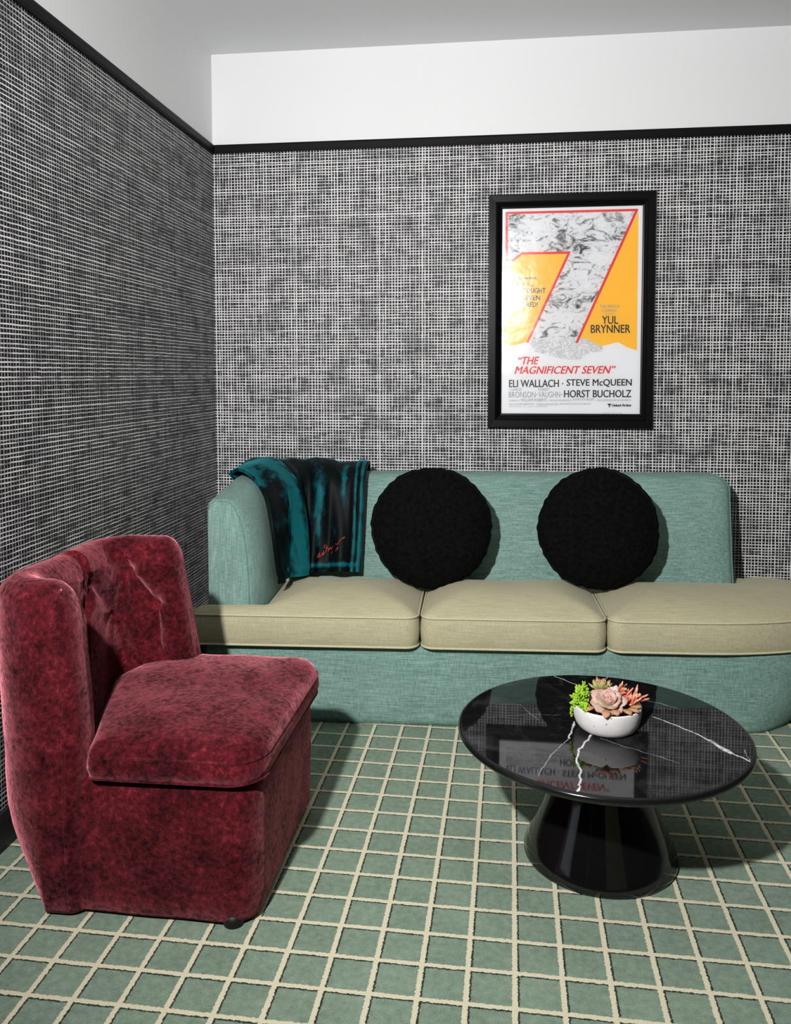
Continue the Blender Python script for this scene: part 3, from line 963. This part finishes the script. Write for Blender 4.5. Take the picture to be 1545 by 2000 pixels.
# ------------------------------------------------------------------ coffee table
TX, TY, TZ = 1.59, -1.556, 0.345
table = empty('coffee_table', 'round black marble coffee table on a flared glossy pedestal', 'table', (TX, TY, 0))
RT = 0.377
edge = [(RT - 0.010 + 0.010 * math.cos(t), TZ - 0.010 + 0.010 * math.sin(t)) for t in [(-0.9 + (PI / 2 + 0.9) * i / 14) for i in range(15)]]
top = lathe('tabletop', [(0.0, TZ - .022), (RT - .0112, TZ - .022), (RT - .0104, TZ - .020), (RT - .0102, TZ), (RT - .012, TZ), (RT * .5, TZ), (0.0, TZ)], 'black_marble', table, 160)
ring = [(RT - .0098, TZ - .0001)] + edge[::-1][1:] + [(RT - 0.022, TZ - .0215), (RT - 0.055, TZ - .0245), (RT - .055, TZ - .0225), (RT - .0102, TZ - .0222), (RT - .0098, TZ - .02)]
rim_o = lathe('rim', ring + [ring[0]], 'black_rim', table, 160)
top['label'] = 'black marble top with white veins'
sharp(top, 60)
prof = [(0.0, 0.0), (0.194, 0.0), (0.1985, 0.003), (0.2, 0.008), (0.1985, 0.016), (0.193, 0.032), (0.180, 0.062), (0.165, 0.095), (0.150, 0.13), (0.137, 0.165), (0.126, 0.20), (0.118, 0.24), (0.113, 0.28), (0.112, 0.318), (0.0, 0.322)]
lathe('pedestal', prof, 'black_lacquer', table, 128)

# ------------------------------------------------------------------ bowl of succulents
BX, BY = 1.603, -1.566
pot = empty('succulent_bowl', 'small white ceramic bowl of mixed succulents on the black marble table', 'planter', (BX, BY, TZ))
def bw(a, z): return 0.006 * math.sin(2 * a + 1) + 0.004 * math.sin(5 * a) 
lathe('bowl', [(0.0, 0.0), (0.054, 0.0), (0.064, 0.002), (0.073, 0.008), (0.080, 0.018), (0.085, 0.032), (0.0875, 0.048), (0.088, 0.062), (0.0875, 0.065), (0.085, 0.0665), (0.0815, 0.064), (0.079, 0.045), (0.0, 0.044)], 'white_ceramic', pot, 72, bw)
lathe('soil', [(0.0, 0.0445), (0.078, 0.0445), (0.076, 0.050), (0.04, 0.054), (0.0, 0.055)], 'soil', pot, 40)
def leaf_geo(L, W, T, curl, kind):
    """one succulent leaf along +x, returns verts, faces, tips"""
    V, F, tips = [], [], []
    n, m = 8, 8
    for i in range(n + 1):
        t = i / n
        if kind == 'spoon': w = W * (0.35 + 0.65 * math.sin(PI * min(t * 0.62 + 0.12, 1))) * (1 - max(0, t - .72) ** 2 * 9) if t < 1 else 0.12 * W
        elif kind == 'spike': w = W * (0.75 + 0.5 * t - 1.1 * t ** 3)
        else: w = W * math.sin(PI * (0.12 + 0.86 * t)) ** 0.7
        w = max(w, W * .06)
        th = T * math.sin(PI * (0.15 + 0.80 * t)) ** 0.6
        for j in range(m):
            a = 2 * PI * j / m
            y = w * math.cos(a); z = th * math.sin(a)
            zc = curl * L * t * t + 0.35 * W * (y / max(W, 1e-6)) ** 2 * (1 if kind == 'spoon' else 0)
            V.append(Vector((L * t, y, z + zc))); tips.append(t)
    for i in range(n):
        for j in range(m):
            F.append((i * m + j, i * m + (j + 1) % m, (i + 1) * m + (j + 1) % m, (i + 1) * m + j))
    F.append(tuple(range(m))); F.append(tuple(n * m + j for j in range(m)))
    return V, F, tips
def plant(name, leaves, mat, label):
    VV, FF, TT = [], [], []
    for L, W, T, curl, kind, mtx in leaves:
        v, f, t = leaf_geo(L, W, T, curl, kind)
        k = len(VV)
        VV += [mtx @ q for q in v]; FF += [tuple(k + i for i in q) for q in f]; TT += t
    o = mesh(name, VV, FF, mat, pot)
    at = o.data.attributes.new('tip', 'FLOAT', 'POINT'); at.data.foreach_set('value', TT)
    o['label'] = label
    return o
def pose(pos, az, el, rollv=0.0):
    return Matrix.Translation(pos) @ Matrix.Rotation(az, 4, 'Z') @ Matrix.Rotation(-el, 4, 'Y') @ Matrix.Rotation(rollv, 4, 'X')
def rosette(pos, tilt_az, tilt, rings, kind):
    out = []
    B = Matrix.Translation(pos) @ Matrix.Rotation(tilt_az, 4, 'Z') @ Matrix.Rotation(tilt, 4, 'Y')
    for k, (cnt, L, W, T, el, curl) in enumerate(rings):
        for i in range(cnt):
            az = 2 * PI * (i + 0.5 * (k % 2)) / cnt + random.uniform(-.12, .12) + k * 0.7
            out.append((L * random.uniform(.9, 1.08), W, T, curl, kind, B @ pose((0, 0, 0.003 * k), az, el + random.uniform(-.08, .08))))
    return out
# the large pale rosette in the middle, facing the room
plant('rosette_succulent', rosette(Vector((-0.002, -0.030, 0.072)), -PI / 2, 0.45,
      [(8, .050, .018, .0050, .10, .20), (7, .043, .017, .0050, .42, .26), (6, .034, .014, .0045, .78, .28), (5, .024, .011, .004, 1.10, .25), (3, .014, .007, .003, 1.35, .1)], 'spoon'), 'leaf_pink', 'pale pink and green rosette in the middle')
plant('rosette_succulent', rosette(Vector((-0.012, 0.030, 0.086)), 0.3, 0.15,
      [(9, .040, .0095, .0035, .30, .15), (8, .034, .009, .003, .70, .15), (6, .026, .008, .003, 1.10, .1)], 'leaf'), 'leaf_olive', 'olive rosette at the back')
lv = []
for st in range(16):
    az = random.uniform(PI * 0.55, PI * 1.45); reach = random.uniform(.012, .055)
    bx, by = -0.046 + reach * 0.55 * math.cos(az), 0.002 + reach * 1.0 * math.sin(az)
    hgt = random.uniform(.062, .104) - 0.25 * reach
    over = random.random() < 0.25
    for k in range(11):
        t = k / 10
        if over: c = Vector((-0.070 - 0.022 * t, -0.012 + 0.02 * math.sin(az) + random.uniform(-.004, .004), 0.085 - 0.052 * t * t))
        else: c = Vector((bx + 0.018 * t * math.cos(az), by + 0.018 * t * math.sin(az), 0.052 + (hgt - 0.052) * (0.3 + 0.7 * t)))
        for q in range(3):
            lv.append((random.uniform(.009, .013), .0030, .0027, .15, 'leaf', pose(c, random.uniform(0, 2 * PI), random.uniform(-.1, 1.1))))
plant('trailing_succulent', lv, 'leaf_green', 'bright green beaded plant trailing over the rim')
lv = []
for st in range(5):
    c = [Vector((.040, .012, .074)), Vector((.058, -.016, .070)), Vector((.066, .006, .072)), Vector((.050, -.004, .066)), Vector((.030, .030, .080))][st]
    for k in range(11):
        lv.append((random.uniform(.028, .046), .0045, .0036, .06, 'spike', pose(c, random.uniform(-1.5, 1.2) if st else random.uniform(-.6, 2.4), random.uniform(.12, 1.2))))
plant('spiky_succulent', lv, 'leaf_red', 'red and orange finger leaved plant on the right')
lv = []
for k in range(6):
    lv.append((random.uniform(.028, .036), .009, .007, .1, 'spoon', pose(Vector((.020, .004, .076)), random.uniform(0, 2 * PI), random.uniform(.7, 1.4))))
plant('plump_succulent', lv, 'leaf_white', 'whitish plump leaves behind the middle rosette')
lv = [(.034, .011, .006, -.12, 'spoon', pose(Vector((-.010, -.066, .073)), -1.75, .02)), (.026, .011, .006, -.1, 'spoon', pose(Vector((.008, -.062, .072)), -1.3, .10)),
      (.030, .009, .005, -.1, 'spoon', pose(Vector((.034, -.050, .070)), -1.0, .12)), (.030, .009, .005, -.1, 'spoon', pose(Vector((.048, -.042, .070)), -.7, .16)),
      (.030, .008, .005, -.1, 'spoon', pose(Vector((-.038, -.044, .070)), -2.3, .2)), (.028, .009, .005, 0, 'spoon', pose(Vector((.056, -.028, .070)), -.4, .22))]
plant('low_succulent', lv, 'leaf_brown', 'brownish plump leaves along the front rim')

# ------------------------------------------------------------------ framed poster
FX0, FX1, FZ0, FZ1 = 1.2705, 1.9875, 1.0315, 2.0625
GX0, GX1, GZ0, GZ1 = 1.3305, 1.9345, 1.0963, 2.0023          # the sheet as seen inside the frame
fp = empty('framed_poster', 'red, yellow and white poster in a black frame on the patterned wall', 'poster', ((FX0 + FX1) / 2, 0.0, (FZ0 + FZ1) / 2))
OX, OZ = (FX0 + FX1) / 2, (FZ0 + FZ1) / 2
rings = [(0.0, 0.002), (0.0, 0.024), (0.03, 0.0285), (0.08, 0.0290), (0.52, 0.0285), (0.56, 0.0275), (0.585, 0.0335), (0.63, 0.0350), (0.675, 0.0335), (0.70, 0.0245), (0.80, 0.0215), (0.84, 0.0235), (0.875, 0.0215), (0.89, 0.017), (0.93, 0.0165), (0.96, 0.016), (1.0, 0.012), (1.0, 0.002)]
V, F = [], []
for t, d in rings:
    x0 = FX0 + (GX0 - FX0) * t; x1 = FX1 + (GX1 - FX1) * t; z0 = FZ0 + (GZ0 - FZ0) * t; z1 = FZ1 + (GZ1 - FZ1) * t
    V += [(x0 - OX, -d, z0 - OZ), (x1 - OX, -d, z0 - OZ), (x1 - OX, -d, z1 - OZ), (x0 - OX, -d, z1 - OZ)]
nr_ = len(rings)
for k in range(nr_):
    k2 = (k + 1) % nr_
    for i in range(4): F.append((k * 4 + i, k * 4 + (i + 1) % 4, k2 * 4 + (i + 1) % 4, k2 * 4 + i))
mesh('frame', V, F, 'frame_black', fp, smooth=False)
YP = -0.0085
sheet_o = boxes('poster_sheet', [((GX0 - .004 - OX, YP, GZ0 - .004 - OZ), (GX1 + .004 - OX, YP + .002, GZ1 + .004 - OZ))], 'poster_paper', fp)
# clear cover sheet, bow shaped to draw the flash glare over its left part
V, F = [], []
ng = 60
for i in range(ng + 1):
    for j in range(ng + 1):
        a, b = i / ng, j / ng
        up = math.sin(PI / 2 * min(a / 0.36, 1.0)) if a < 0.36 else math.cos(PI / 2 * (a - 0.36) / 0.64)
        bow = 0.0115 * max(0.0, up) * math.sin(PI * b) ** 0.8
        V.append((GX0 - .003 + (GX1 - GX0 + .006) * a - OX, -0.0125 - bow, GZ0 - .003 + (GZ1 - GZ0 + .006) * b - OZ))
for i in range(ng):
    for j in range(ng): F.append((i * (ng + 1) + j, (i + 1) * (ng + 1) + j, (i + 1) * (ng + 1) + j + 1, i * (ng + 1) + j + 1))
mesh('glass_pane', V, F, 'picture_glass', fp)

def PX(X, Y):
    """position on the sheet from a tracing of it (origin top left, 1106 x 1650 units, slightly oblique)"""
    tx = (X - 172.0) / (1278.0 - 172.0)
    yt = 188 + (165 - 188) * tx; yb = 1828 + (1838 - 1828) * tx
    t = (Y - yt) / (yb - yt)
    xl = 172 + (165 - 172) * t; xr = 1278 + (1262 - 1278) * t
    s = (X - xl) / (xr - xl)
    return (GX0 + (GX1 - GX0) * s - OX, GZ1 + (GZ0 - GZ1) * t - OZ)
def flat(name, polys, mat, depth, parent):
    """printed areas: thin flat shapes on the sheet"""
    V, F = [], []
    for poly in polys:
        P = [Vector(PX(*p)) for p in poly]
        n = len(P)
        vo, eo, fo, *_ = geometry.delaunay_2d_cdt(P, [(i, (i + 1) % n) for i in range(n)], [], 1, 1e-9)
        k = len(V)
        V += [(p.x, YP - depth - 0.00002 * len(F) / 2, p.y) for p in vo]
        F += [tuple(k + i for i in f) for f in fo]
    return mesh(name, V, F, mat, parent, smooth=False)
mount = [(190, 1262), (260, 1280), (330, 1262), (380, 1240), (470, 1236), (540, 1250), (640, 1244), (760, 1240), (830, 1235), (880, 1262), (960, 1288), (1060, 1262), (1090, 1255), (1160, 1295), (1238, 1322)]
flat('yellow_field', [[(188, 612), (250, 600), (330, 545), (712, 540), (380, 1252)] + [(380, 1240), (330, 1262), (260, 1280), (186, 1262)],
                      [(1245, 205), (1238, 1322), (1160, 1295), (1090, 1255), (1060, 1262), (960, 1288), (880, 1262), (830, 1235), (765, 1255)]], 'ink_yellow', 0.0003, sheet_o)
seven = [(200, 216), (1245, 195), (770, 1255), (375, 1250), (700, 545), (330, 545), (250, 610), (205, 592)]
flat('brushwork', [seven], 'ink_brushwork', 0.0006, sheet_o)
flat('sketch', [[(380, 1240), (470, 1225), (560, 1238), (640, 1228), (760, 1225), (850, 1225), (900, 1262), (980, 1290), (960, 1330), (880, 1340), (780, 1400), (640, 1385), (520, 1350), (430, 1330)]], 'ink_sketch', 0.0008, sheet_o)
def band(pts, w):
    P = [Vector(p) for p in pts]; polys = []
    for a, b in zip(P, P[1:]):
        t = (b - a).normalized(); nn = Vector((-t.y, t.x)) * w / 2; e = t * w * 0.4
        polys.append([tuple(a - e + nn), tuple(a - e - nn), tuple(b + e - nn), tuple(b + e + nn)])
    return polys
flat('red_outline', band([(330, 541), (250, 600), (206, 588), (206, 220), (1232, 200), (768, 1252)], 19) + band([(330, 541), (704, 536), (376, 1250)], 19), 'ink_red', 0.0010, sheet_o)

def text_geo(s, box_, shear=0.0):
    cu = bpy.data.curves.new('t', 'FONT')
    cu.body = s; cu.size = 1.0; cu.shear = shear; cu.fill_mode = 'FRONT'; cu.resolution_u = 3
    ob = bpy.data.objects.new('t', cu); COL.objects.link(ob)
    dg = bpy.context.evaluated_depsgraph_get(); dg.update()
    me = bpy.data.meshes.new_from_object(ob.evaluated_get(dg))
    vs = [v.co.copy() for v in me.vertices]; fs = [tuple(p.vertices) for p in me.polygons]
    bpy.data.objects.remove(ob); bpy.data.curves.remove(cu); bpy.data.meshes.remove(me)
    x0 = min(v.x for v in vs); x1 = max(v.x for v in vs); y0 = min(v.y for v in vs); y1 = max(v.y for v in vs)
    X0, X1, Y0, Y1 = box_                                     # Y0 top, Y1 bottom
    out = []
    for v in vs:
        q = PX(X0 + (X1 - X0) * (v.x - x0) / (x1 - x0), Y1 + (Y0 - Y1) * (v.y - y0) / (y1 - y0))
        out.append((q[0], YP - 0.0013, q[1]))
    return out, fs
def lettering(name, items, mat):
    for it in items:
        bold = it[2] if len(it) > 2 else 0.0
        v, f = text_geo(it[0], it[1], it[3] if len(it) > 3 else 0.0)
        V, F = [], []
        for i, dx in enumerate((-bold, 0.0, bold) if bold else (0.0,)):
            k = len(V)
            V += [(x + dx, y - 0.00002 * i, z + dx * 0.5 * (-1) ** i) for x, y, z in v]; F += [tuple(k + j for j in q) for q in f]
        mesh(name, V, F, mat, sheet_o, smooth=False)
lettering('black_lettering', [
    ('YUL', (965, 1090, 1045, 1108), .0006), ('BRYNNER', (878, 1185, 1116, 1180), .0006),
    ('ELI WALLACH', (228, 625, 1556, 1616), .0008), ('\u00b7', (651, 662, 1583, 1595), .0), ('STEVE McQUEEN', (688, 1198, 1553, 1617), .0008),
    ('HORST BUCHOLZ', (668, 1195, 1642, 1701), .0008),
    ('THEY FOUGHT', (225, 517, 818, 858), .0005), ('LIKE SEVEN', (225, 475, 877, 915), .0005), ('HUNDRED!', (232, 455, 930, 968), .0005), ('They were', (240, 445, 722, 757), .0003), ('seven...', (250, 420, 775, 803), .0003),
    ('United Artists', (1046, 1195, 1755, 1776), .0008)], 'ink_black')
lettering('red_lettering', [('\u201cTHE', (303, 468, 1370, 1431), .0011, .30), ('MAGNIFICENT SEVEN\u201d', (272, 1072, 1447, 1508), .0011, .30)], 'ink_red')
lettering('grey_lettering', [
    ('THE MIRISCH', (945, 1100, 955, 979)), ('COMPANY', (960, 1080, 990, 1013)), ('presents', (990, 1055, 1022, 1036)),
    ('CHARLES', (228, 330, 1625, 1645)), ('ROBERT', (462, 553, 1625, 1645)), ('BRONSON', (225, 440, 1652, 1700)), ('\u00b7', (446, 456, 1672, 1682)), ('VAUGHN', (462, 636, 1652, 1700)), ('\u00b7', (644, 654, 1672, 1682)),
    ('SCREENPLAY BY', (226, 312, 1718, 1731)), ('WILLIAM ROBERTS', (320, 533, 1709, 1732)), ('PRODUCED AND DIRECTED BY', (553, 728, 1718, 1731)), ('JOHN STURGES', (735, 905, 1709, 1732)), ('EXECUTIVE PRODUCER WALTER MIRISCH', (925, 1195, 1718, 1732)),
    ('Music by ELMER BERNSTEIN', (226, 430, 1747, 1765)), ('A MIRISCH-ALPHA PICTURE', (445, 620, 1749, 1764)), ('PANAVISION COLOR by DELUXE', (632, 880, 1747, 1764)), ('COPYRIGHT ALL RIGHTS RESERVED', (226, 535, 1770, 1777)),
    ('LITHO IN U.S.A.', (970, 1130, 1826, 1834))], 'ink_grey')
flat('emblem', [[(1010, 1753), (1040, 1753), (1036, 1764), (1029, 1766), (1029, 1782), (1021, 1782), (1021, 1766), (1014, 1764)]], 'ink_black', 0.0013, sheet_o)
